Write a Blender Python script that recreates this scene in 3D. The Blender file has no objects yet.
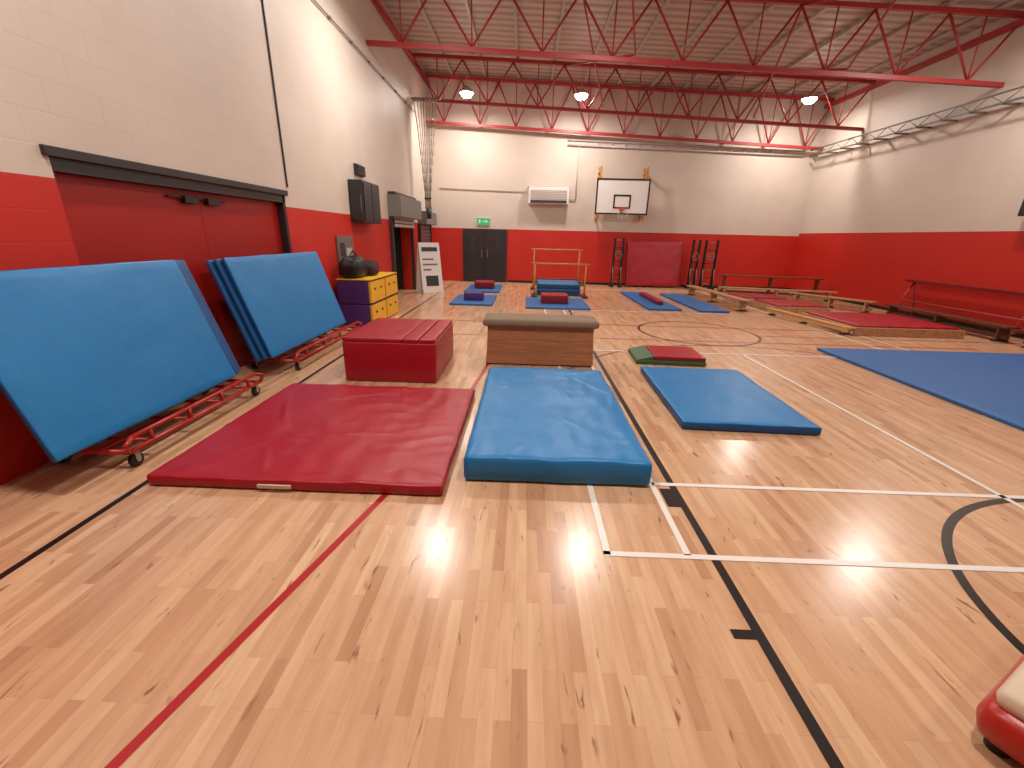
import bpy, bmesh, math, random
from mathutils import Matrix, Vector, noise
random.seed(4)
SC=bpy.context.scene
try:
    SC.view_settings.view_transform='Standard'; SC.view_settings.look='None'
except Exception: pass

def lin(c):
    r=[]
    for v in c:
        v/=255.0
        r.append(v/12.92 if v<=.04045 else ((v+.055)/1.055)**2.4)
    return (r[0],r[1],r[2],1)
MATS={}
def mat(name,c,rough=.5,metal=0,bump=0,bscale=20,emit=0,var=0,vscale=3,spec=.5):
    if name in MATS: return MATS[name]
    m=bpy.data.materials.new(name); m.use_nodes=True; nt=m.node_tree; N=nt.nodes; L=nt.links
    b=N['Principled BSDF']; b.inputs['Base Color'].default_value=lin(c)
    b.inputs['Roughness'].default_value=rough; b.inputs['Metallic'].default_value=metal
    b.inputs['Specular IOR Level'].default_value=spec
    if emit:
        b.inputs['Emission Color'].default_value=lin(c); b.inputs['Emission Strength'].default_value=emit
    tc=N.new('ShaderNodeTexCoord')
    if var:
        n=N.new('ShaderNodeTexNoise'); n.inputs['Scale'].default_value=vscale; n.inputs['Detail'].default_value=5
        L.new(tc.outputs['Object'],n.inputs['Vector'])
        hs=N.new('ShaderNodeMixRGB'); hs.blend_type='MIX'
        d=lin(tuple(x*(1-var) for x in c)); e=lin(tuple(min(255,x*(1+var)) for x in c))
        hs.inputs[1].default_value=d; hs.inputs[2].default_value=e
        L.new(n.outputs['Fac'],hs.inputs[0]); L.new(hs.outputs[0],b.inputs['Base Color'])
    if bump:
        n2=N.new('ShaderNodeTexNoise'); n2.inputs['Scale'].default_value=bscale; n2.inputs['Detail'].default_value=6
        L.new(tc.outputs['Object'],n2.inputs['Vector'])
        bp=N.new('ShaderNodeBump'); bp.inputs['Strength'].default_value=bump; bp.inputs['Distance'].default_value=.02
        L.new(n2.outputs['Fac'],bp.inputs['Height']); L.new(bp.outputs[0],b.inputs['Normal'])
    MATS[name]=m; return m

# ---------- materials ----------
def floor_mat():
    m=bpy.data.materials.new('maple_floor'); m.use_nodes=True; nt=m.node_tree; N=nt.nodes; L=nt.links
    b=N['Principled BSDF']
    tc=N.new('ShaderNodeTexCoord'); mp=N.new('ShaderNodeMapping')
    mp.inputs['Rotation'].default_value=(0,0,math.pi/2)
    L.new(tc.outputs['Object'],mp.inputs['Vector'])
    def brick(w,off):
        br=N.new('ShaderNodeTexBrick'); br.offset=off; br.offset_frequency=2; br.squash=1
        br.inputs['Scale'].default_value=1; br.inputs['Brick Width'].default_value=w
        br.inputs['Row Height'].default_value=.062; br.inputs['Mortar Size'].default_value=.0006
        br.inputs['Color1'].default_value=(0,0,0,1); br.inputs['Color2'].default_value=(1,1,1,1)
        br.inputs['Mortar'].default_value=(.4,.4,.4,1); br.inputs['Bias'].default_value=0
        L.new(mp.outputs[0],br.inputs['Vector']); return br
    b1=brick(.55,.37)
    rp=N.new('ShaderNodeValToRGB'); e=rp.color_ramp.elements
    e[0].position=0; e[0].color=lin((184,138,104)); e[1].position=1; e[1].color=lin((216,177,140))
    x=rp.color_ramp.elements.new(.2); x.color=lin((201,157,121))
    x=rp.color_ramp.elements.new(.7); x.color=lin((208,166,130))
    L.new(b1.outputs['Color'],rp.inputs[0])
    mg=N.new('ShaderNodeMapping'); mg.inputs['Scale'].default_value=(14,1.6,1); L.new(tc.outputs['Object'],mg.inputs['Vector'])
    ng=N.new('ShaderNodeTexNoise'); ng.inputs['Scale'].default_value=1.6; ng.inputs['Detail'].default_value=6; L.new(mg.outputs[0],ng.inputs['Vector'])
    mx=N.new('ShaderNodeMixRGB'); mx.blend_type='MULTIPLY'; mx.inputs[0].default_value=.5
    r2=N.new('ShaderNodeValToRGB'); r2.color_ramp.elements[0].position=.3; r2.color_ramp.elements[0].color=(.72,.66,.6,1); r2.color_ramp.elements[1].position=.62; r2.color_ramp.elements[1].color=(1,1,1,1)
    L.new(ng.outputs['Fac'],r2.inputs[0]); L.new(rp.outputs[0],mx.inputs[1]); L.new(r2.outputs[0],mx.inputs[2])
    mk=N.new('ShaderNodeMapping'); mk.inputs['Scale'].default_value=(26,5.5,1); L.new(tc.outputs['Object'],mk.inputs['Vector'])
    nk=N.new('ShaderNodeTexNoise'); nk.inputs['Scale'].default_value=1.0; nk.inputs['Detail'].default_value=3; nk.inputs['Distortion'].default_value=.8; L.new(mk.outputs[0],nk.inputs['Vector'])
    r3=N.new('ShaderNodeValToRGB'); r3.color_ramp.elements[0].position=.645; r3.color_ramp.elements[0].color=(0,0,0,1); r3.color_ramp.elements[1].position=.75; r3.color_ramp.elements[1].color=(1,1,1,1)
    L.new(nk.outputs['Fac'],r3.inputs[0])
    ml=N.new('ShaderNodeMath'); ml.operation='MULTIPLY'; ml.inputs[1].default_value=.8; L.new(r3.outputs[0],ml.inputs[0])
    m2=N.new('ShaderNodeMixRGB'); L.new(ml.outputs[0],m2.inputs[0]); L.new(mx.outputs[0],m2.inputs[1]); m2.inputs[2].default_value=lin((108,66,44))
    m3=N.new('ShaderNodeMixRGB'); mf=N.new('ShaderNodeMath'); mf.operation='MULTIPLY'; mf.inputs[1].default_value=.35
    L.new(b1.outputs['Fac'],mf.inputs[0]); L.new(mf.outputs[0],m3.inputs[0]); L.new(m2.outputs[0],m3.inputs[1]); m3.inputs[2].default_value=lin((120,75,48))
    L.new(m3.outputs[0],b.inputs['Base Color'])
    b.inputs['Roughness'].default_value=.23; b.inputs['Specular IOR Level'].default_value=.55
    nb=N.new('ShaderNodeTexNoise'); nb.inputs['Scale'].default_value=.5; L.new(mg.outputs[0],nb.inputs['Vector'])
    bp=N.new('ShaderNodeBump'); bp.inputs['Strength'].default_value=.014; bp.inputs['Distance'].default_value=.02
    L.new(nb.outputs['Fac'],bp.inputs['Height']); L.new(bp.outputs[0],b.inputs['Normal'])
    return m
def wall_mat(name,top):
    m=bpy.data.materials.new(name); m.use_nodes=True; nt=m.node_tree; N=nt.nodes; L=nt.links
    b=N['Principled BSDF']; tc=N.new('ShaderNodeTexCoord'); sp=N.new('ShaderNodeSeparateXYZ'); L.new(tc.outputs['Object'],sp.inputs[0])
    ad=N.new('ShaderNodeMath'); ad.operation='ADD'; L.new(sp.outputs[0],ad.inputs[0]); L.new(sp.outputs[1],ad.inputs[1])
    cb=N.new('ShaderNodeCombineXYZ'); L.new(ad.outputs[0],cb.inputs[0]); L.new(sp.outputs[2],cb.inputs[1])
    br=N.new('ShaderNodeTexBrick'); br.inputs['Scale'].default_value=1; br.inputs['Brick Width'].default_value=.45; br.inputs['Row Height'].default_value=.225
    br.inputs['Mortar Size'].default_value=.006; br.inputs['Mortar Smooth'].default_value=.8
    L.new(cb.outputs[0],br.inputs['Vector'])
    gt=N.new('ShaderNodeMath'); gt.operation='GREATER_THAN'; gt.inputs[1].default_value=top; L.new(sp.outputs[2],gt.inputs[0])
    n=N.new('ShaderNodeTexNoise'); n.inputs['Scale'].default_value=1.2; n.inputs['Detail'].default_value=6; L.new(tc.outputs['Object'],n.inputs['Vector'])
    def two(a,c):
        x=N.new('ShaderNodeMixRGB'); x.inputs[1].default_value=lin(a); x.inputs[2].default_value=lin(c); L.new(n.outputs['Fac'],x.inputs[0]); return x
    r=two((178,26,13),(194,36,18)); w=two((192,178,164),(210,196,182))
    mx=N.new('ShaderNodeMixRGB'); L.new(gt.outputs[0],mx.inputs[0]); L.new(r.outputs[0],mx.inputs[1]); L.new(w.outputs[0],mx.inputs[2])
    m3=N.new('ShaderNodeMixRGB'); m3.blend_type='MULTIPLY'; mf=N.new('ShaderNodeMath'); mf.operation='MULTIPLY'; mf.inputs[1].default_value=.08
    L.new(br.outputs['Fac'],mf.inputs[0]); L.new(mf.outputs[0],m3.inputs[0]); L.new(mx.outputs[0],m3.inputs[1]); m3.inputs[2].default_value=(.45,.42,.4,1)
    L.new(m3.outputs[0],b.inputs['Base Color']); b.inputs['Roughness'].default_value=.55
    iv=N.new('ShaderNodeMath'); iv.operation='SUBTRACT'; iv.inputs[0].default_value=1; L.new(br.outputs['Fac'],iv.inputs[1])
    bp=N.new('ShaderNodeBump'); bp.inputs['Strength'].default_value=.18; bp.inputs['Distance'].default_value=.01; L.new(iv.outputs[0],bp.inputs['Height']); L.new(bp.outputs[0],b.inputs['Normal'])
    return m
def deck_mat():
    m=bpy.data.materials.new('corrugated_deck'); m.use_nodes=True; nt=m.node_tree; N=nt.nodes; L=nt.links
    b=N['Principled BSDF']; tc=N.new('ShaderNodeTexCoord')
    wv=N.new('ShaderNodeTexWave'); wv.bands_direction='Y'; wv.inputs['Scale'].default_value=1.0; L.new(tc.outputs['Object'],wv.inputs['Vector'])
    rp=N.new('ShaderNodeValToRGB'); rp.color_ramp.elements[0].color=lin((160,142,130)); rp.color_ramp.elements[1].color=lin((192,176,164)); rp.color_ramp.elements[0].position=.3; rp.color_ramp.elements[1].position=.6
    L.new(wv.outputs['Fac'],rp.inputs[0]); L.new(rp.outputs[0],b.inputs['Base Color']); b.inputs['Roughness'].default_value=.5
    bp=N.new('ShaderNodeBump'); bp.inputs['Strength'].default_value=.5; bp.inputs['Distance'].default_value=.04; L.new(wv.outputs['Fac'],bp.inputs['Height']); L.new(bp.outputs[0],b.inputs['Normal'])
    return m
def wood_mat(name,c1,c2,ax=(1,12,12),rough=.45):
    m=bpy.data.materials.new(name); m.use_nodes=True; nt=m.node_tree; N=nt.nodes; L=nt.links
    b=N['Principled BSDF']; tc=N.new('ShaderNodeTexCoord'); mp=N.new('ShaderNodeMapping'); mp.inputs['Scale'].default_value=ax; L.new(tc.outputs['Object'],mp.inputs['Vector'])
    n=N.new('ShaderNodeTexNoise'); n.inputs['Scale'].default_value=2.5; n.inputs['Detail'].default_value=8; n.inputs['Distortion'].default_value=.6; L.new(mp.outputs[0],n.inputs['Vector'])
    rp=N.new('ShaderNodeValToRGB'); rp.color_ramp.elements[0].position=.35; rp.color_ramp.elements[1].position=.65
    rp.color_ramp.elements[0].color=lin(c1); rp.color_ramp.elements[1].color=lin(c2)
    L.new(n.outputs['Fac'],rp.inputs[0]); L.new(rp.outputs[0],b.inputs['Base Color']); b.inputs['Roughness'].default_value=rough
    return m
M_floor=floor_mat(); M_wall=wall_mat('painted_blockwork',2.03); M_wallb=wall_mat('painted_blockwork_back',1.93); M_deck=deck_mat()
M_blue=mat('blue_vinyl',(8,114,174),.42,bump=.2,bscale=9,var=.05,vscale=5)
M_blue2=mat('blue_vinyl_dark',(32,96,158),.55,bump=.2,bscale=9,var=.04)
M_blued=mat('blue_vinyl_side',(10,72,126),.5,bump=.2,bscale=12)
M_red=mat('crimson_vinyl',(156,8,30),.4,bump=.25,bscale=7,var=.06,vscale=4)
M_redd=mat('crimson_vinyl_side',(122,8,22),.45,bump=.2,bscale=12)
M_green=mat('green_vinyl',(56,92,56),.5,bump=.15)
M_rmetal=mat('red_painted_steel',(164,48,50),.45)
M_rtrolley=mat('red_trolley_steel',(168,34,22),.35)
M_black=mat('black_plastic',(22,20,20),.45)
M_dgrey=mat('dark_grey',(48,46,46),.5)
M_grey=mat('grey_steel',(120,116,112),.4,.3)
M_lgrey=mat('light_grey',(180,172,165),.45)
M_white=mat('white_paint',(222,215,208),.45)
M_linew=mat('white_line_paint',(228,220,212),.35)
M_lineb=mat('black_line_paint',(34,26,24),.3)
M_liner=mat('red_line_paint',(168,26,34),.3)
M_linem=mat('maroon_line_paint',(120,52,44),.3)
M_doorr=mat('red_door_paint',(156,22,14),.4,var=.04)
M_doord=mat('dark_door_paint',(44,38,40),.4)
M_rub=mat('rubber',(30,28,28),.7)
M_steel=mat('chrome_steel',(170,168,165),.25,.9)
M_yellow=mat('yellow_vinyl',(222,170,38),.5,bump=.1)
M_purple=mat('purple_vinyl',(66,38,106),.5,bump=.15)
M_wood=wood_mat('beech_wood',(186,132,82),(214,164,112))
M_wood2=wood_mat('vault_ply',(146,96,62),(170,116,80),(1.2,8,14))
M_woody=wood_mat('bench_wood',(156,112,76),(190,146,104),(8,1,8))
M_dwood=wood_mat('dark_bench_wood',(72,42,28),(104,64,42),(8,1,8))
M_suede=mat('grey_brown_suede',(128,110,90),.85,bump=.3,bscale=40)
M_cloth=mat('dark_jacket_cloth',(52,26,24),.9,bump=.4,bscale=30)
M_cream=mat('cream_top',(206,186,160),.55,bump=.1)
M_green_s=mat('exit_green',(30,150,90),.5,emit=.6)
M_lamp=mat('lamp_glow',(255,248,238),.5,emit=60)
M_glass=mat('backboard_white',(226,222,216),.3)
M_orange=mat('orange_ring',(190,80,40),.4)
M_gold=mat('varnished_rail',(186,128,62),.35)
M_rope=mat('rope_fibre',(176,160,144),.9)

# ---------- mesh builder ----------
class B:
    def __init__(s,name): s.name=name; s.bm=bmesh.new(); s.m=[]; s.sm=False
    def mi(s,m):
        if m not in s.m: s.m.append(m)
        return s.m.index(m)
    def _add(s,vs,fs,m,M=None,smooth=False):
        i=s.mi(m); bv=[s.bm.verts.new((M@Vector(v)) if M else Vector(v)) for v in vs]
        for f in fs:
            try:
                fc=s.bm.faces.new([bv[k] for k in f]); fc.material_index=i; fc.smooth=smooth
            except ValueError: pass
    def box(s,a,b,m,M=None):
        x0,y0,z0=a; x1,y1,z1=b
        vs=[(x0,y0,z0),(x1,y0,z0),(x1,y1,z0),(x0,y1,z0),(x0,y0,z1),(x1,y0,z1),(x1,y1,z1),(x0,y1,z1)]
        s._add(vs,[(3,2,1,0),(4,5,6,7),(0,1,5,4),(1,2,6,5),(2,3,7,6),(3,0,4,7)],m,M); return s
    def hexa(s,vs,m,M=None):
        s._add(vs,[(3,2,1,0),(4,5,6,7),(0,1,5,4),(1,2,6,5),(2,3,7,6),(3,0,4,7)],m,M); return s
    def cyl(s,p,q,r,m,n=10,r2=None,M=None):
        p=Vector(p); q=Vector(q)
        if M: p=M@p; q=M@q
        r2=r if r2 is None else r2
        d=(q-p).normalized(); u=d.orthogonal().normalized(); w=d.cross(u)
        vs=[];
        for c,rr in ((p,r),(q,r2)):
            for k in range(n):
                t=2*math.pi*k/n; vs.append(c+(u*math.cos(t)+w*math.sin(t))*rr)
        i=s.mi(m); bv=[s.bm.verts.new(v) for v in vs]
        for k in range(n):
            f=s.bm.faces.new([bv[k],bv[(k+1)%n],bv[n+(k+1)%n],bv[n+k]]); f.material_index=i; f.smooth=True
        f=s.bm.faces.new(bv[:n][::-1]); f.material_index=i
        f=s.bm.faces.new(bv[n:]); f.material_index=i
        return s
    def tube(s,pts,r,m,n=8,M=None):
        for a,b in zip(pts[:-1],pts[1:]): s.cyl(a,b,r,m,n,M=M)
        return s
    def torus(s,c,R,r,m,n=20,k=8,ax='Z'):
        pts=[]
        for i in range(n+1):
            t=2*math.pi*i/n; x,y=R*math.cos(t),R*math.sin(t)
            o=(x,y,0) if ax=='Z' else ((x,0,y) if ax=='Y' else (0,x,y))
            pts.append(Vector(c)+Vector(o))
        return s.tube(pts,r,m,k)
    def slab(s,c,size,m,mside=None,r=.02,nx=26,ny=26,wr=0.0,puff=0.0,seed=0,M=None,crease=0):
        """soft rounded padded block; c = centre of bottom face"""
        sx,sy,sz=size[0]/2,size[1]/2,size[2]/2
        def axis(h,n):
            return [-h,-h+r*.3,-h+r]+[(-h+r)+(2*(h-r))*k/n for k in range(1,n)]+[h-r,h-r*.3,h]
        X=axis(sx,nx); Y=axis(sy,ny); Z=axis(sz,2)
        V={}; vs=[]
        rng=random.Random(seed)
        folds=[(rng.uniform(-sx,sx),rng.uniform(-sy,sy),rng.uniform(0,math.pi),rng.uniform(.25,.6)) for _ in range(crease and 9)]
        def vid(i,j,k):
            key=(i,j,k)
            if key in V: return V[key]
            p=Vector((X[i],Y[j],Z[k]))
            q=Vector((max(-sx+r,min(sx-r,p.x)),max(-sy+r,min(sy-r,p.y)),max(-sz+r,min(sz-r,p.z))))
            d=p-q
            if d.length>1e-7: p=q+d.normalized()*r
            fx=1-(p.x/sx)**2; fy=1-(p.y/sy)**2
            if p.z>0:
                w=max(0,min(1,p.z/sz))
                p.z+=puff*max(0,fx)**.5*max(0,fy)**.5*w
                if wr:
                    nv=noise.noise(Vector((p.x*3.1+seed,p.y*2.2,seed)))+.6*noise.noise(Vector((p.x*8+seed,p.y*4,1)))
                    ridg=abs(noise.noise(Vector((p.x*2+seed*2,p.y*5,3))))
                    p.z+=wr*(nv-ridg)*w
                for (a,b,t,l) in folds:
                    dx,dy=p.x-a,p.y-b; al=dx*math.cos(t)+dy*math.sin(t); ac=-dx*math.sin(t)+dy*math.cos(t)+.1*al*al
                    p.z+=crease*math.exp(-(ac/.022)**2)*max(0,1-(al/l)**2)*w
            if abs(p.x)>sx-r*1.2 or abs(p.y)>sy-r*1.2:
                b2=wr*.8*noise.noise(Vector((p.x*4,p.y*4,seed+5)))
                p.x*=1+b2/max(sx,.1); p.y*=1+b2/max(sy,.1)
            p+=Vector((c[0],c[1],c[2]+sz))
            V[key]=len(vs); vs.append(p); return V[key]
        nX,nY,nZ=len(X)-1,len(Y)-1,len(Z)-1
        ft=[];fs=[]
        for i in range(nX):
            for j in range(nY):
                ft.append((vid(i,j,nZ),vid(i+1,j,nZ),vid(i+1,j+1,nZ),vid(i,j+1,nZ)))
                fs.append((vid(i,j+1,0),vid(i+1,j+1,0),vid(i+1,j,0),vid(i,j,0)))
        for i in range(nX):
            for k in range(nZ):
                fs.append((vid(i,0,k),vid(i+1,0,k),vid(i+1,0,k+1),vid(i,0,k+1)))
                fs.append((vid(i+1,nY,k),vid(i,nY,k),vid(i,nY,k+1),vid(i+1,nY,k+1)))
        for j in range(nY):
            for k in range(nZ):
                fs.append((vid(0,j+1,k),vid(0,j,k),vid(0,j,k+1),vid(0,j+1,k+1)))
                fs.append((vid(nX,j,k),vid(nX,j+1,k),vid(nX,j+1,k+1),vid(nX,j,k+1)))
        i1=s.mi(m); i2=s.mi(mside or m)
        bv=[s.bm.verts.new((M@v) if M else v) for v in vs]
        for fl,ii in ((ft,i1),(fs,i2)):
            for f in fl:
                fc=s.bm.faces.new([bv[k] for k in f]); fc.material_index=ii; fc.smooth=True
        return s
    def done(s,bevel=0,recalc=True):
        vs=s.bm.verts
        xs=[v.co.x for v in vs]; ys=[v.co.y for v in vs]; zs=[v.co.z for v in vs]
        o=Vector(((min(xs)+max(xs))/2,(min(ys)+max(ys))/2,min(zs)))
        if s.name.startswith(('wall','floor','ceiling','court')): o=Vector((0,0,0))
        for v in vs: v.co-=o
        if recalc: bmesh.ops.recalc_face_normals(s.bm,faces=s.bm.faces)
        me=bpy.data.meshes.new(s.name); s.bm.to_mesh(me); s.bm.free()
        for m in s.m: me.materials.append(m)
        ob=bpy.data.objects.new(s.name,me); SC.collection.objects.link(ob); ob.location=o
        if bevel:
            md=ob.modifiers.new('bevel','BEVEL'); md.width=bevel; md.segments=2; md.limit_method='ANGLE'
        return ob

XL,XR,YB,YF=-3.55,10.0,17.0,-4.0
def zb(x): return 5.5-(x-XL)*.043     # bottom chord height
def zt(x): return 6.62-(x-XL)*.036

# ---------- room ----------
B('floor').box((XL-1.5,YF-.3,-.2),(XR+.3,YB+.3,0),M_floor).done()
w=B('wall_left'); x0,x1=XL-.3,XL
D1=(3.45,6.74,2.2); D2=(11.9,13.9,2.1)
w.box((x0,YF,0),(x1,D1[0],7),M_wall).box((x0,D1[0],D1[2]),(x1,D1[1],7),M_wall).box((x0,D1[1],0),(x1,D2[0],7),M_wall)
w.box((x0,D2[0],D2[2]),(x1,D2[1],7),M_wall).box((x0,D2[1],0),(x1,YB,7),M_wall).done()
B('wall_back').box((XL-.3,YB,0),(XR+.3,YB+.3,7),M_wallb).done()
B('wall_right').box((XR,YF,0),(XR+.3,YB,7),M_wall).done()
B('wall_front').box((XL-.3,YF-.3,0),(XR+.3,YF,7),M_wall).done()
c=B('ceiling')
zc=lambda x: zt(x)+.2
c.hexa([(XL-.3,YF-.3,zc(XL-.3)),(XR+.3,YF-.3,zc(XR+.3)),(XR+.3,YB+.3,zc(XR+.3)),(XL-.3,YB+.3,zc(XL-.3)),
        (XL-.3,YF-.3,7.3),(XR+.3,YF-.3,7.3),(XR+.3,YB+.3,7.3),(XL-.3,YB+.3,7.3)],M_deck).done()
st=B('storeroom_recess'); xs=XL-.302
st.box((XL-1.3,D2[0]-.1,0.001),(XL-1.25,D2[1]+.1,2.2),M_dgrey).box((XL-1.25,D2[0]-.1,0.001),(xs,D2[0]-.05,2.2),M_dgrey).box((XL-1.25,D2[1]+.05,0.001),(xs,D2[1]+.1,2.2),M_dgrey).box((XL-1.3,D2[0]-.1,2.2),(xs,D2[1]+.1,2.25),M_dgrey)
st.done()
B('baseboard_back').box((-.66,YB-.02,0),(XR,YB,.08),M_black).done()
B('baseboard_right').box((XR-.02,YF,0),(XR,YB-.02,.08),M_black).done()
B('baseboard_left').box((XL,D1[1]+.1,0),(XL+.02,D2[0]-.2,.08),M_black).done()
d=B('door_1')
d.box((XL-.16,D1[0]+.06,0.005),(XL-.1,5.08,D1[2]-.12),M_doorr).box((XL-.16,5.085,0.005),(XL-.1,D1[1]-.06,D1[2]-.12),M_doorr)
d.box((XL-.2,D1[0]+.002,0.001),(XL-.05,D1[0]+.06,D1[2]),M_doorr).box((XL-.2,D1[1]-.06,0.001),(XL-.002,D1[1]-.002,D1[2]),M_doord)
d.box((XL-.2,D1[0]+.002,D1[2]-.12),(XL-.002,D1[1]-.002,D1[2]-.002),M_doord)
d.box((XL-.1,4.8,1.95),(XL-.04,5.0,2.02),M_black).box((XL-.1,5.15,1.95),(XL-.04,5.35,2.02),M_black).box((XL-.1,4.6,1.995),(XL-.06,5.5,2.01),M_black)
d.done(.004)
B('trim_1').box((XL+.001,D1[0]-.05,D1[2]-.02),(XL+.035,D1[1]+.05,D1[2]+.05),M_doord).done(.004)
d=B('door_2'); yq=YB-.001
d.box((-2.36,YB-.06,0.002),(-.7,yq,1.92),M_dgrey)
d.box((-2.3,YB-.09,0.002),(-1.545,YB-.05,1.87),M_doord).box((-1.535,YB-.09,0.002),(-.76,YB-.05,1.87),M_doord)
for x in (-2.0,-1.06): d.box((x-.06,YB-.095,1.1),(x+.06,YB-.088,1.65),M_dgrey)
d.box((-1.66,YB-.13,.9),(-1.63,YB-.09,1.2),M_steel).box((-1.45,YB-.13,.9),(-1.42,YB-.09,1.2),M_steel)
d.done()
d=B('roller_shutter'); XS=XL+.002
d.box((XS,D2[0]-.15,D2[2]+.0),(XL+.34,D2[1]+.15,2.62),M_grey).box((XS,D2[0]-.12,0.001),(XL+.08,D2[0],D2[2]),M_dgrey).box((XS,D2[1],0.001),(XL+.08,D2[1]+.12,D2[2]),M_dgrey)
d.box((XS,D2[0]-.1,2.62),(XL+.2,D2[1]+.1,2.7),M_dgrey)
for i in range(3): d.box((XL+.1,D2[0],D2[2]-.05-.1*i),(XL+.14,D2[1],D2[2]+.03-.1*i),M_lgrey)
d.done(.006)
d=B('roller_shutter')
d.box((XS,14.9,2.0),(XL+.3,16.6,2.4),M_grey).box((XS,14.85,0.001),(XL+.1,14.95,2.0),M_dgrey).box((XS,16.5,0.001),(XL+.1,16.6,2.0),M_dgrey).box((XS,14.95,0.01),(XL+.05,16.5,2.0),M_dgrey)
for i in range(16): d.box((XL+.05,14.95,.06+i*.12),(XL+.065,16.5,.16+i*.12),M_grey)
d.done(.004)

# ---------- wall equipment ----------
d=B('electrical_control_cabinet')
d.box((XS,9.2,1.88),(XL+.28,10.25,2.68),M_dgrey).box((XL+.28,9.24,1.92),(XL+.3,9.7,2.64),M_black).box((XL+.28,9.73,1.92),(XL+.3,10.21,2.64),M_black)
d.box((XL+.04,9.18,1.93),(XL+.25,9.2,2.63),M_dgrey)
d.box((XL+.24,9.165,2.1),(XL+.26,9.18,2.4),M_grey)
d.done(.01)
d=B('ventilation_grille'); d.box((XS,9.6,2.82),(XL+.06,10.1,3.02),M_dgrey)
for i in range(4): d.box((XL+.06,9.63,2.84+i*.045),(XL+.08,10.07,2.865+i*.045),M_black)
d.done()
d=B('stainless_switch_panel'); d.box((XS,8.35,1.15),(XL+.04,9.1,1.62),M_grey).box((XL+.04,8.45,1.25),(XL+.05,8.65,1.5),M_dgrey).box((XL+.04,8.72,1.25),(XL+.05,8.98,1.4),M_lgrey).done(.004)
B('cable_conduit').box((XS,6.83,2.3),(XL+.02,6.85,6.5),M_dgrey).done()
d=B('cable_conduit'); d.cyl((XL+.04,7.0,5.2),(XL+.04,15.0,5.2),.013,M_grey,6)
for y in range(8,15): d.box((XS,y-.02,5.18),(XL+.06,y+.02,5.22),M_grey)
d.done()
d=B('exit_sign'); d.box((-1.82,YB-.05,2.06),(-1.36,yq,2.3),M_green_s).box((-1.83,YB-.04,2.04),(-1.35,yq,2.06),M_white).box((-1.83,YB-.04,2.3),(-1.35,yq,2.32),M_white)
d.box((-1.76,YB-.055,2.12),(-1.7,YB-.05,2.25),M_white).box((-1.64,YB-.055,2.17),(-1.5,YB-.05,2.2),M_white).hexa([(-1.52,YB-.056,2.12),(-1.42,YB-.056,2.18),(-1.42,YB-.05,2.18),(-1.52,YB-.05,2.12),(-1.52,YB-.056,2.25),(-1.42,YB-.056,2.19),(-1.42,YB-.05,2.19),(-1.52,YB-.05,2.25)],M_white).done()
d=B('fan_heater'); d.box((.05,YB-.35,2.82),(1.48,yq,3.36),M_white).box((.12,YB-.36,2.84),(1.41,YB-.35,2.93),M_dgrey)
for i in range(6): d.box((.12,YB-.365,2.96+i*.055),(1.41,YB-.35,2.985+i*.055),M_lgrey)
d.box((.02,YB-.3,3.36),(1.51,yq,3.4),M_lgrey).done(.015)
d=B('basketball_backboard'); yb=YB-.55
x0,x1,z0,z1=2.4,4.25,2.5,3.66
d.box((x0,yb,z0),(x1,yb+.04,z1),M_glass)
t=.05
for a,b in (((x0,z0),(x1,z0+t)),((x0,z1-t),(x1,z1)),((x0,z0),(x0+t,z1)),((x1-t,z0),(x1,z1))): d.box((a[0],yb-.012,a[1]),(b[0],yb,b[1]),M_black)
cx=(x0+x1)/2
for a,b in (((cx-.3,z0+.2),(cx+.3,z0+.25)),((cx-.3,z0+.6),(cx+.3,z0+.65)),((cx-.3,z0+.2),(cx-.25,z0+.65)),((cx+.25,z0+.2),(cx+.3,z0+.65))): d.box((a[0],yb-.012,a[1]),(b[0],yb,b[1]),M_black)
d.torus((cx,yb-.35,z0+.18),.225,.014,M_orange); d.box((cx-.08,yb-.13,z0+.1),(cx+.08,yb,z0+.22),M_orange)
for i in range(10):
    a=2*math.pi*i/10; a2=a+.35
    d.cyl((cx+.225*math.cos(a),yb-.35+.225*math.sin(a),z0+.18),(cx+.12*math.cos(a2),yb-.35+.12*math.sin(a2),z0-.18),.005,M_white,5)
for x in (x0+.1,x1-.16):
    d.box((x,yb+.04,z0-.2),(x+.06,yb+.12,z1+.38),M_gold)
    d.box((x,yb+.1,z0-.1),(x+.06,YB-.03,z0-.03),M_gold); d.box((x,yb+.1,z1+.2),(x+.06,YB-.03,z1+.27),M_gold)
    d.box((x,YB-.06,z0-.2),(x+.06,yq,z1+.4),M_gold)
d.done()
d=B('cable_conduit'); d.cyl((1.75,YB-.05,3.0),(1.75,YB-.05,4.7),.02,M_lgrey,6); d.cyl((1.5,YB-.05,3.0),(1.75,YB-.05,3.0),.02,M_lgrey,6); d.done()
d=B('cable_ladder')
d.cyl((1.35,YB-.05,4.75),(XR-.5,YB-.05,4.55),.03,M_lgrey,6).cyl((1.35,YB-.05,4.9),(XR-.5,YB-.05,4.7),.02,M_lgrey,6)
for i in range(17):
    x=1.5+i*.46; z=4.75-(x-1.35)*.024; d.box((x,YB-.07,z),(x+.03,YB-.003,z+.15),M_lgrey)
d.done()
d=B('cable_conduit'); d.cyl((-3.2,YB-.03,3.28),(-.05,YB-.03,3.22),.014,M_lgrey,6); d.done()
d=B('cable_tray'); 
for dx,z in ((.35,4.5),(.12,4.57),(.35,4.7)): d.cyl((XR-dx,2.0,z),(XR-dx,YB-.2,z),.02,M_grey,6)
for i in range(21):
    y=2.3+i*.68; d.box((XR-.38,y,4.47),(XR-.003,y+.04,4.51),M_grey)
    d.cyl((XR-.35,y,4.5),(XR-.35,y+.34,4.7),.01,M_grey,5).cyl((XR-.35,y+.34,4.7),(XR-.35,y+.68,4.5),.01,M_grey,5)
d.done()
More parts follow.
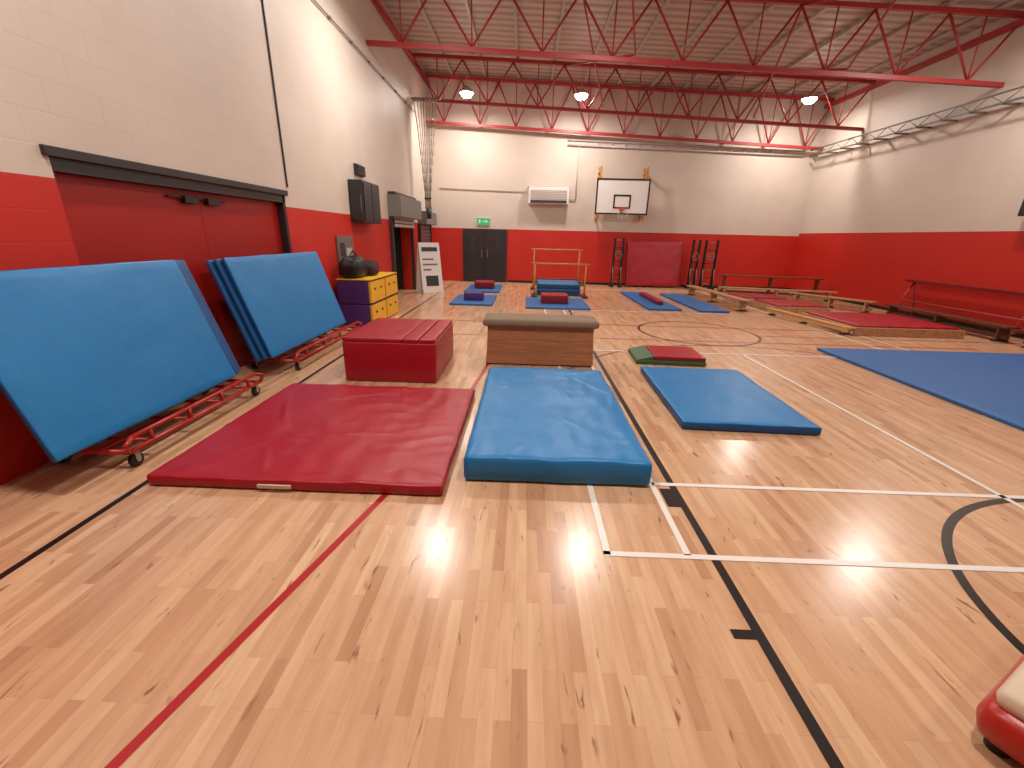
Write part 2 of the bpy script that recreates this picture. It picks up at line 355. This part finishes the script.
d=B('loudspeaker'); d.box((XR-.28,9.15,2.3),(XR-.06,9.45,2.75),M_black).box((XR-.06,9.22,2.45),(XR-.003,9.38,2.6),M_dgrey)
d.cyl((XR-.285,9.3,2.44),(XR-.28,9.3,2.44),.11,M_dgrey,18).cyl((XR-.285,9.3,2.65),(XR-.28,9.3,2.65),.05,M_dgrey,14); d.done(.008)

# ---------- roof trusses ----------
def truss(Y,drop=0,n=9,top=True):
    d=B('roof_truss'); a,b=XL+.01,XR-.01
    fb=lambda x: zb(x)-drop
    def chord(fz,h,wd):
        d.hexa([(a,Y-wd,fz(a)),(b,Y-wd,fz(b)),(b,Y+wd,fz(b)),(a,Y+wd,fz(a)),(a,Y-wd,fz(a)+h),(b,Y-wd,fz(b)+h),(b,Y+wd,fz(b)+h),(a,Y+wd,fz(a)+h)],M_rmetal)
    chord(fb,.085,.045); chord(zt,.09,.045)
    st=(b-a)/n
    for i in range(n):
        xa=a+i*st; xm=xa+st/2; xe=xa+st
        d.cyl((xa,Y,zt(xa)),(xm,Y,fb(xm)+.08),.024,M_rmetal,8).cyl((xm,Y,fb(xm)+.08),(xe,Y,zt(xe)),.024,M_rmetal,8)
        d.cyl((xm,Y,fb(xm)+.08),(xm,Y,zt(xm)),.015,M_rmetal,8)
    d.done()
truss(16.75,.22,11)
for Y in (15.0,11.0,7.0,3.0,-1.0): truss(Y)
d=B('roof_purlins')
for i in range(12):
    x=XL+.9+i*1.1
    d.box((x,YF,zt(x)+.105),(x+.06,YB,zt(x)+.17),M_lgrey)
d.done()
d=B('roof_tie_beams')
for x,z in ((XL+.08,zt(XL)-.1),(XR-.08,zt(XR)-.1)):
    d.box((x-.05,YF,z-.05),(x+.05,YB,z+.07),M_rmetal)
for (ya,yc) in ((7,11),(11,15)):
    for xa in (1.0,5.5):
        d.cyl((xa,ya,zt(xa)),(xa+1.2,yc,zb(xa)+.1),.022,M_rmetal,6)
        d.cyl((xa+1.2,ya,zb(xa)+.1),(xa,yc,zt(xa)),.022,M_rmetal,6)
d.done()

# ---------- lamps ----------
LP=[(-1.95,15.3),(1.55,15.3),(8.4,15.3),(-1.95,8.75),(1.55,8.75),(8.3,8.75),(-1.95,2.0),(1.55,2.0),(8.3,2.0)]
for i,(x,y) in enumerate(LP):
    e=bpy.data.objects.new('ceiling_lamp',None); SC.collection.objects.link(e); e.location=(x,y,5.8)
    d=B('housing'); d.cyl((x,y,5.85),(x,y,5.97),.2,M_lgrey,24,.09).cyl((x,y,5.8),(x,y,5.85),.21,M_lgrey,24).cyl((x,y,5.97),(x,y,zt(x)+.15),.012,M_lgrey,6)
    d.cyl((x,y,5.7),(x,y,5.8),.13,M_lamp,24,.2)
    o=d.done(); o.parent=e; o.matrix_parent_inverse=Matrix.Translation((-x,-y,-5.8))
    ld=bpy.data.lights.new('bulb','AREA'); ld.shape='DISK'; ld.size=.45; ld.energy=122; ld.color=(1,.93,.865)
    lo=bpy.data.objects.new('bulb',ld); SC.collection.objects.link(lo); lo.location=(0,0,-.12); lo.parent=e

# ---------- court markings ----------
def strip(d,p,q,wd,m,z=.002):
    p=Vector((p[0],p[1],0)); q=Vector((q[0],q[1],0)); t=(q-p).normalized(); n=Vector((-t.y,t.x,0))*wd/2
    d._add([(p-n)+Vector((0,0,z)),(q-n)+Vector((0,0,z)),(q+n)+Vector((0,0,z)),(p+n)+Vector((0,0,z))],[(0,1,2,3)],m)
def arc(d,c,r,a0,a1,wd,m,z=.002,n=64):
    for k in range(n):
        t0=math.radians(a0+(a1-a0)*k/n); t1=math.radians(a0+(a1-a0)*(k+1)/n)
        pts=[(c[0]+(r+s)*math.cos(t),c[1]+(r+s)*math.sin(t),z) for t,s in ((t0,-wd/2),(t1,-wd/2),(t1,wd/2),(t0,wd/2))]
        d._add(pts,[(0,1,2,3)],m)
d=B('court_markings_white'); W=.04
for X in (.52,.98,6.16,6.62): strip(d,(X,2.01 if X in(.52,6.62) else 2.03),(X,15.4),W,M_linew,.003)
strip(d,(.5,2.02),(6.64,2.02),W,M_linew,.003); strip(d,(.98,2.78),(6.62,2.78),W,M_linew,.003)
strip(d,(.52,6.72),(6.62,6.72),W,M_linew,.003); strip(d,(.52,10.7),(6.62,10.7),W,M_linew,.003)
strip(d,(3.5,2.6),(3.5,6.72),W,M_linew,.003); strip(d,(.52,15.4),(6.62,15.4),W,M_linew,.003)
d.done(recalc=False)
d=B('court_markings_black')
strip(d,(1.125,-3.5),(1.125,16),.05,M_lineb,.002); strip(d,(-2.615,-3.5),(-2.615,16),.045,M_lineb,.002)
strip(d,(1.06,2.5),(1.06,2.72),.09,M_lineb,.0025); strip(d,(1.0,1.52),(1.12,1.52),.05,M_lineb,.0025)
arc(d,(3.72,1.3),1.45,90,270,.05,M_lineb); strip(d,(-2.6,8.9),(9.8,8.9),.04,M_linem)
arc(d,(3.4,8.4),1.1,0,360,.045,M_lineb)
d.done(recalc=False)
d=B('court_markings_red')
P=[(-1.75,-1),(-1.55,0.1),(-1.32,.89),(-1.1,1.75),(-.91,2.51),(-.75,3.4),(-.61,4.35),(-.5,5.4),(-.44,6.6),(-.5,8),(-.75,9.5)]
for a,b in zip(P[:-1],P[1:]): strip(d,a,b,.045,M_liner,.0015)
strip(d,(-1.5,7.6),(8,7.6),.035,M_linem,.0015); arc(d,(3.4,4.2),3.1,60,160,.035,M_linem,.0015)
strip(d,(4.4,8.2),(9.8,8.2),.035,M_linem,.0015)
d.done(recalc=False)

# ---------- mats ----------
d=B('crash_mat').slab((.28,3.85,0.004),(1.35,2.26,.2),M_blue,M_blue,r=.035,nx=60,ny=96,wr=.012,puff=.02,seed=2,crease=.009)
d.done()
d=B('crimson_gym_mat').slab((-1.54,3.5,.004),(2.06,1.98,.085),M_red,M_red,r=.025,nx=90,ny=90,wr=.009,puff=.004,seed=7,crease=.01); d.box((-1.78,2.492,.03),(-1.55,2.508,.055),M_cream); d.done()
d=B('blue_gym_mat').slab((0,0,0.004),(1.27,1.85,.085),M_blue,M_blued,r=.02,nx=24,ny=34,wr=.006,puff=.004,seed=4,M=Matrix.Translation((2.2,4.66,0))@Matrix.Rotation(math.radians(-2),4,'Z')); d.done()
B('blue_landing_mat').slab((6.95,5.15,0.004),(4.0,4.1,.04),M_blue2,M_blue2,r=.012,nx=30,ny=30,wr=.002,seed=9).done()

d=B('vaulting_box'); x0,x1,y0,y1=-.5,.98,5.74,6.2
for k in range(3):
    z0=.02+k*.165; z1=z0+.163; s0=.008*k; s1=.008*(k+1)
    d.hexa([(x0+s0,y0+s0,z0),(x1-s0,y0+s0,z0),(x1-s0,y1-s0,z0),(x0+s0,y1-s0,z0),(x0+s1,y0+s1,z1),(x1-s1,y0+s1,z1),(x1-s1,y1-s1,z1),(x0+s1,y1-s1,z1)],M_wood2)
for x in (x0+.02,x1-.08):
    for y in (y0+.02,y1-.08): d.box((x,y,.004),(x+.06,y+.06,.05),M_rub)
d.box((x0+.02,y0+.02,.5),(x1-.02,y1-.02,.56),M_wood2)
d.slab(((x0+x1)/2,(y0+y1)/2,.54),(x1-x0+.09,y1-y0+.09,.1),M_suede,M_suede,r=.045,nx=16,ny=8,puff=.012)
d.done(.003)

d=B('crimson_foam_block')
d.slab((-1.565,5.5,.004),(1.1,1.3,.485),M_red,M_red,r=.02,nx=28,ny=26,wr=.006,seed=1)
d.slab((-1.76,5.5,.483),(.71,1.29,.055),M_red,M_red,r=.018,nx=18,ny=26,wr=.005,seed=2)
d.slab((-1.307,5.5,.483),(.185,1.29,.055),M_red,M_red,r=.016,nx=6,ny=26,wr=.004,seed=4)
d.slab((-1.114,5.5,.483),(.185,1.29,.055),M_red,M_red,r=.016,nx=6,ny=26,wr=.004,seed=6)
d.done()

d=B('springboard_pad')
Mx=Matrix.Translation((2.15,6.32,.003))@Matrix.Rotation(math.radians(-3),4,'Z')
d.slab((0,0,.001),(.98,.7,.06),M_green,M_green,r=.015,nx=12,ny=10,M=Mx)
d.slab((.12,0,.062),(.72,.68,.06),M_red,M_redd,r=.015,nx=12,ny=10,wr=.004,M=Mx)
d.hexa([(-.48,-.34,.06),(-.25,-.34,.06),(-.25,.34,.06),(-.48,.34,.06),(-.46,-.33,.065),(-.25,-.34,.115),(-.25,.34,.115),(-.46,.33,.065)],M_green,M=Mx)
d.done()

def trolley(y0,y1):
    d=B('mat_trolley'); xa,xb=-3.46,-2.84; R=.02
    d.tube([(xa,y0,.14),(xb,y0,.14),(xb,y1,.14),(xa,y1,.14),(xa,y0,.14)],R,M_rtrolley)
    d.tube([(xb,y0,.14),(xb+.02,y0-.05,.2),(xb,y0+.05,.24),(xb-.01,y1-.05,.24),(xb+.02,y1+.05,.2),(xb,y1,.14)],R*.9,M_rtrolley)
    n=4
    for i in range(n):
        y=y0+(y1-y0)*(i+.5)/n; d.tube([(xa,y,.14),(xb,y,.14),(xb,y,.24)],R*.8,M_rtrolley)
    for i in range(3):
        x=xa+.12+i*.14; d.cyl((x,y0,.15),(x,y1,.15),R*.7,M_rtrolley)
    for y in (y0+.1,y1-.1):
        d.tube([(xa,y,.14),(xa-.02,y,1.15)],R,M_rtrolley)
    d.tube([(xa-.02,y0+.1,1.15),(xa-.02,y1-.1,1.15)],R,M_rtrolley)
    for x in (xa+.03,xb-.03):
        for y in (y0+.06,y1-.06):
            d.cyl((x-.018,y,.052),(x+.018,y,.052),.05,M_rub,16).box((x-.026,y-.02,.05),(x-.02,y+.02,.13),M_steel).box((x+.02,y-.02,.05),(x+.026,y+.02,.13),M_steel).box((x-.03,y-.035,.12),(x+.03,y+.035,.128),M_steel)
            d.cyl((x-.03,y,.05),(x+.03,y,.05),.014,M_steel,8)
    d.done()
def leaning(name,y0,y1,x,z,L,th,n,ang,dy=.05,zrot=0):
    d=B(name)
    for i in range(n):
        off=i*(th+.004)
        M=Matrix.Translation((x-off/math.cos(ang),(y0+y1)/2+i*dy,z-.01*i))@Matrix.Rotation(zrot,4,'Z')@Matrix.Rotation(-ang,4,'Y')@Matrix(((0,0,1,0),(1,0,0,0),(0,1,0,0),(0,0,0,1)))
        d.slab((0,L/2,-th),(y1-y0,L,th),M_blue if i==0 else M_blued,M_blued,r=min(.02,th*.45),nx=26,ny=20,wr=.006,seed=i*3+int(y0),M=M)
    d.done()
A=math.radians(18)
trolley(2.72,4.35); leaning('blue_folding_mat',2.35,4.16,-2.95,.26,1.22,.05,3,A,.13)
trolley(5.15,7.3); leaning('blue_folding_mat',4.85,7.08,-2.96,.26,1.2,.05,3,A,-.05)

d=B('soft_play_storage_box')
x0,x1,y0,y1=-3.45,-2.82,7.95,9.7
for j in range(2):
    for k in range(2):
        ya=y0+j*.88; za=k*.43+.004
        d.slab(((x0+x1)/2-.02,ya+.43,za),(x1-x0-.04,.86,.42),M_purple,M_purple,r=.02,nx=6,ny=8)
        d.box((x1-.05,ya+.02,za+.02),(x1+.0,ya+.84,za+.4),M_yellow)
        for q in (.25,.6): d.box((x1-.001,ya+q-.05,za+.24),(x1+.004,ya+q+.05,za+.28),M_black)
d.box((x0,y0,.865),(x1,y1,.885),M_yellow)
d.done(.008)
d=B('gym_bag')
d.slab((-3.22,8.3,.887),(.38,.62,.32),M_black,M_black,r=.1,nx=14,ny=16,wr=.05,puff=.08,seed=3)
d.slab((-3.14,8.85,.887),(.32,.5,.24),M_cloth,M_cloth,r=.08,nx=14,ny=14,wr=.06,puff=.06,seed=5)
pts=[(-3.22,8.05+.5*t,1.18+.18*math.sin(math.pi*t)) for t in [k/10 for k in range(11)]]
d.tube(pts,.014,M_black,6)
d.done()

def fmat(x0,x1,y0,y1,h=.05,m=None,name='blue_gym_mat'):
    B(name).slab(((x0+x1)/2,(y0+y1)/2,.004),(x1-x0,y1-y0,h),m or M_blue2,m or M_blue2,r=min(.015,h*.4),nx=10,ny=10,wr=.002).done()
fmat(-1.9,-.8,10.95,12.7); fmat(-1.88,-.78,13.6,15.6); fmat(.05,1.66,10.7,12.5); fmat(3.15,4.0,11,14.5); fmat(4.4,5.15,10.9,14.3)
def block(name,x0,x1,y0,y1,z,h,m,m2):
    B(name).slab(((x0+x1)/2,(y0+y1)/2,z),(x1-x0,y1-y0,h),m,m2,r=.02,nx=6,ny=6,wr=.004).done()
block('navy_foam_block',-1.6,-1.1,11.5,12.0,.056,.2,M_purple,M_purple)
block('crimson_foam_block',-1.62,-1.0,14.2,14.8,.056,.22,M_red,M_redd)
block('crimson_foam_block',.45,1.15,11.3,11.9,.056,.22,M_red,M_redd)
d=B('blue_crash_mat_stack'); 
d.slab((1.05,13.95,.004),(1.3,1.2,.2),M_blue2,M_blued,r=.03,nx=8,ny=8).slab((1.05,13.95,.21),(1.3,1.2,.15),M_blue,M_blued,r=.03,nx=8,ny=8).done()
d=B('uneven_bars')
for y,h in ((13.15,.95),(15.0,1.3)):
    for x in (.3,1.8):
        d.cyl((x,y,.03),(x,y,h),.024,M_gold,10).box((x-.08,y-.3,0.004),(x+.08,y+.3,.05),M_dgrey)
    d.cyl((.2,y,h),(1.9,y,h),.026,M_gold,12)
    d.cyl((.3,y,.35),(1.8,y,.35),.02,M_green,8)
for x in (.3,1.8): d.cyl((x,13.15,.35),(x,15,.35),.02,M_green,8)
d.done()
block('crimson_balance_beam',3.55,3.7,11.6,13.6,.056,.1,M_red,M_redd)

def bench(p,q,h=.3,w=.26,m=None,name='gymnastics_bench',z=0.005):
    d=B(name); p=Vector((*p,0)); q=Vector((*q,0)); L=(q-p).length; a=math.atan2((q-p).y,(q-p).x)-math.pi/2
    M=Matrix.Translation((p.x,p.y,z))@Matrix.Rotation(a,4,'Z'); m=m or M_woody
    d.box((-w/2,0,h-.035),(w/2,L,h),m,M).box((-.04,.05,.05),(.04,L-.05,.12),m,M)
    for y in (.15,L/2,L-.2): 
        d.box((-w/2+.03,y,.02),(w/2-.03,y+.05,h-.035),m,M); d.box((-w/2-.01,y-.02,0),(w/2+.01,y+.07,.025),M_rub,M)
    d.box((-.03,-.04,h-.12),(.03,0,h-.06),M_steel,M)
    d.done(.005)
bench((5.62,11.1),(5.45,14.6)); 
bench((6.3,14.4),(9.6,13.75),h=.3); bench((6.6,15.2),(9.7,14.6),h=.62,w=.3,m=M_dwood)
bench((8.0,13.3),(9.1,11.5),h=.3)
bench((9.15,4.6),(9.17,8.0),h=.3,m=M_dwood); bench((9.15,8.2),(9.2,11.2),h=.3,m=M_dwood)
def framed(x0,x1,y0,y1,h=.16):
    d=B('wood_framed_red_mat'); t=.06
    for a,b in (((x0,y0),(x1,y0+t)),((x0,y1-t),(x1,y1)),((x0,y0+t),(x0+t,y1-t)),((x1-t,y0+t),(x1,y1-t))): d.box((a[0],a[1],.004),(b[0],b[1],h),M_woody)
    d.slab(((x0+x1)/2,(y0+y1)/2,.004),(x1-x0-2*t-.004,y1-y0-2*t-.004,h+.04),M_red,M_red,r=.03,nx=12,ny=12,wr=.008)
    for x in ((x0*2+x1)/3,(x0+x1*2)/3): d.box((x-.01,y0+t,h),(x+.01,y1-t,h+.045),M_redd)
    d.done(.004)
framed(6.5,8.6,8.5,10.3); framed(6.35,7.75,11.1,12.4); framed(6.2,7.6,12.6,13.7)
bench((6.4,8.45),(6.1,10.95),h=.16,w=.12,m=M_wood,name='low_beam')
d=B('red_trestle_frame')
for y in (5.5,8.5,11.3): d.tube([(9.4,y,0.02),(9.75,y,.85),(9.95,y,.02)],.02,M_rmetal)
d.tube([(9.75,5.3,.85),(9.75,11.5,.85)],.025,M_rmetal); d.box((9.62,5.3,.86),(9.88,11.5,.89),M_redd)
d.tube([(9.55,5.5,.4),(9.55,11.3,.4)],.018,M_rmetal)
d.done()

d=B('crimson_crash_mat')
M=Matrix.Translation((4.75,16.62,.02))@Matrix.Rotation(math.radians(80),4,'X')
d.slab((0,.8,-.0),(2.0,1.6,.2),M_red,M_redd,r=.03,nx=16,ny=14,wr=.015,seed=5,M=M); d.done()
def clframe(x,w,hh=1.72):
    d=B('folding_climbing_frame')
    for dx in (0,w):
        d.box((x+dx-.03,16.3,.06),(x+dx+.03,16.38,hh),M_black)
        d.box((x+dx-.04,16.1,.04),(x+dx+.04,16.6,.1),M_black); d.cyl((x+dx-.02,16.15,.04),(x+dx+.02,16.15,.04),.038,M_rub,10); d.cyl((x+dx-.02,16.55,.04),(x+dx+.02,16.55,.04),.038,M_rub,10)
        d.cyl((x+dx,16.15,.08),(x+dx,16.33,.8),.015,M_grey,6)
    for i in range(7): d.cyl((x,16.34,.2+i*.24),(x+w,16.34,.2+i*.24),.016,M_dgrey if i%2 else M_grey,8)
    d.torus((x+w/2,16.26,1.15),.12,.015,M_grey,16,6,'Y')
    d.done()
clframe(3.2,.3); clframe(6.0,.22); clframe(6.45,.4)

d=B('climbing_ropes')
for i in range(8):
    xt=-3.45+i*.1; xb=-3.2+i*.025
    pts=[]
    for k in range(13):
        t=k/12; x=xt+(xb-xt)*min(1,t*1.15)**.8; z=zb(-3)-(zb(-3)-2.45)*t
        pts.append((x,14.6+.03*math.sin(i+3*t),z))
    d.tube(pts,.014,M_rope if i%3 else M_grey,6)
d.torus((-3.12,14.6,2.75),.1,.016,M_black,12,6)
d.box((-3.5,14.57,zb(-3)-.05),(-2.65,14.63,zb(-3)+.0),M_grey)
d.cyl((-3.1,14.6,2.15),(-3.1,14.6,2.45),.07,M_dgrey,10,.09)
d.done()

d=B('a_frame_poster_stand')
M=Matrix.Translation((-2.93,13.5,.003))@Matrix.Rotation(math.radians(35),4,'Z')
for s in (-1,1):
    d.hexa([(-.33,s*.28-.015,0.002),(.33,s*.28-.015,0.002),(.33,s*.28+.015,0.002),(-.33,s*.28+.015,0.002),(-.33,s*.02-.015,1.45),(.33,s*.02-.015,1.45),(.33,s*.02+.015,1.45),(-.33,s*.02+.015,1.45)],M_white,M)
def onface(z,x0,x1,dz,m):
    f=lambda zz: -.28+.26*zz/1.45-.02
    d.hexa([(x0,f(z)-.004,z),(x1,f(z)-.004,z),(x1,f(z)+.004,z),(x0,f(z)+.004,z),(x0,f(z+dz)-.004,z+dz),(x1,f(z+dz)-.004,z+dz),(x1,f(z+dz)+.004,z+dz),(x0,f(z+dz)+.004,z+dz)],m,M)
onface(1.2,-.25,.25,.12,M_dgrey); onface(.95,-.25,.1,.05,M_grey); onface(.8,-.25,.22,.05,M_grey); onface(.65,-.25,.0,.05,M_grey); onface(.2,-.2,.2,.3,M_dgrey)
d.done()

d=B('springboard')
M=Matrix.Translation((1.64,1.12,0))@Matrix.Rotation(math.radians(29),4,'Z')
d.slab((.6,-.3,.035),(1.2,.6,.16),M_rtrolley,M_rtrolley,r=.07,nx=12,ny=8,M=M)
d.slab((.615,-.3,.17),(1.14,.56,.08),M_cream,M_cream,r=.038,nx=12,ny=8,puff=.02,M=M)
d.box((.1,-.61,.06),(1.1,-.6,.08),M_white,M)
for x in (.08,1.1):
    for y in (-.08,-.52): d.cyl((x,y,0.001),(x,y,.06),.035,M_rub,14,M=M)
    d.cyl((x,-.6,.15),(x,-.615,.15),.015,M_steel,10,M=M)
d.cyl((0.0,-.22,.12),(-.012,-.22,.12),.022,M_steel,12,M=M)
d.done()

wd=bpy.data.worlds.new('world'); SC.world=wd; wd.use_nodes=True
wd.node_tree.nodes['Background'].inputs[0].default_value=(.05,.05,.06,1)
f=430.0; p=math.radians(19.0); yaw=math.radians(1.3); roll=math.radians(1.4)
cam=bpy.data.cameras.new('camera'); co=bpy.data.objects.new('camera',cam)
SC.collection.objects.link(co); SC.camera=co
cam.sensor_width=36; cam.lens=f/1024*36; cam.clip_start=.05
co.matrix_world=Matrix.Translation((0,0,1.7))@Matrix.Rotation(yaw,4,'Z')@Matrix.Rotation(math.pi/2-p,4,'X')@Matrix.Rotation(roll,4,'Z')
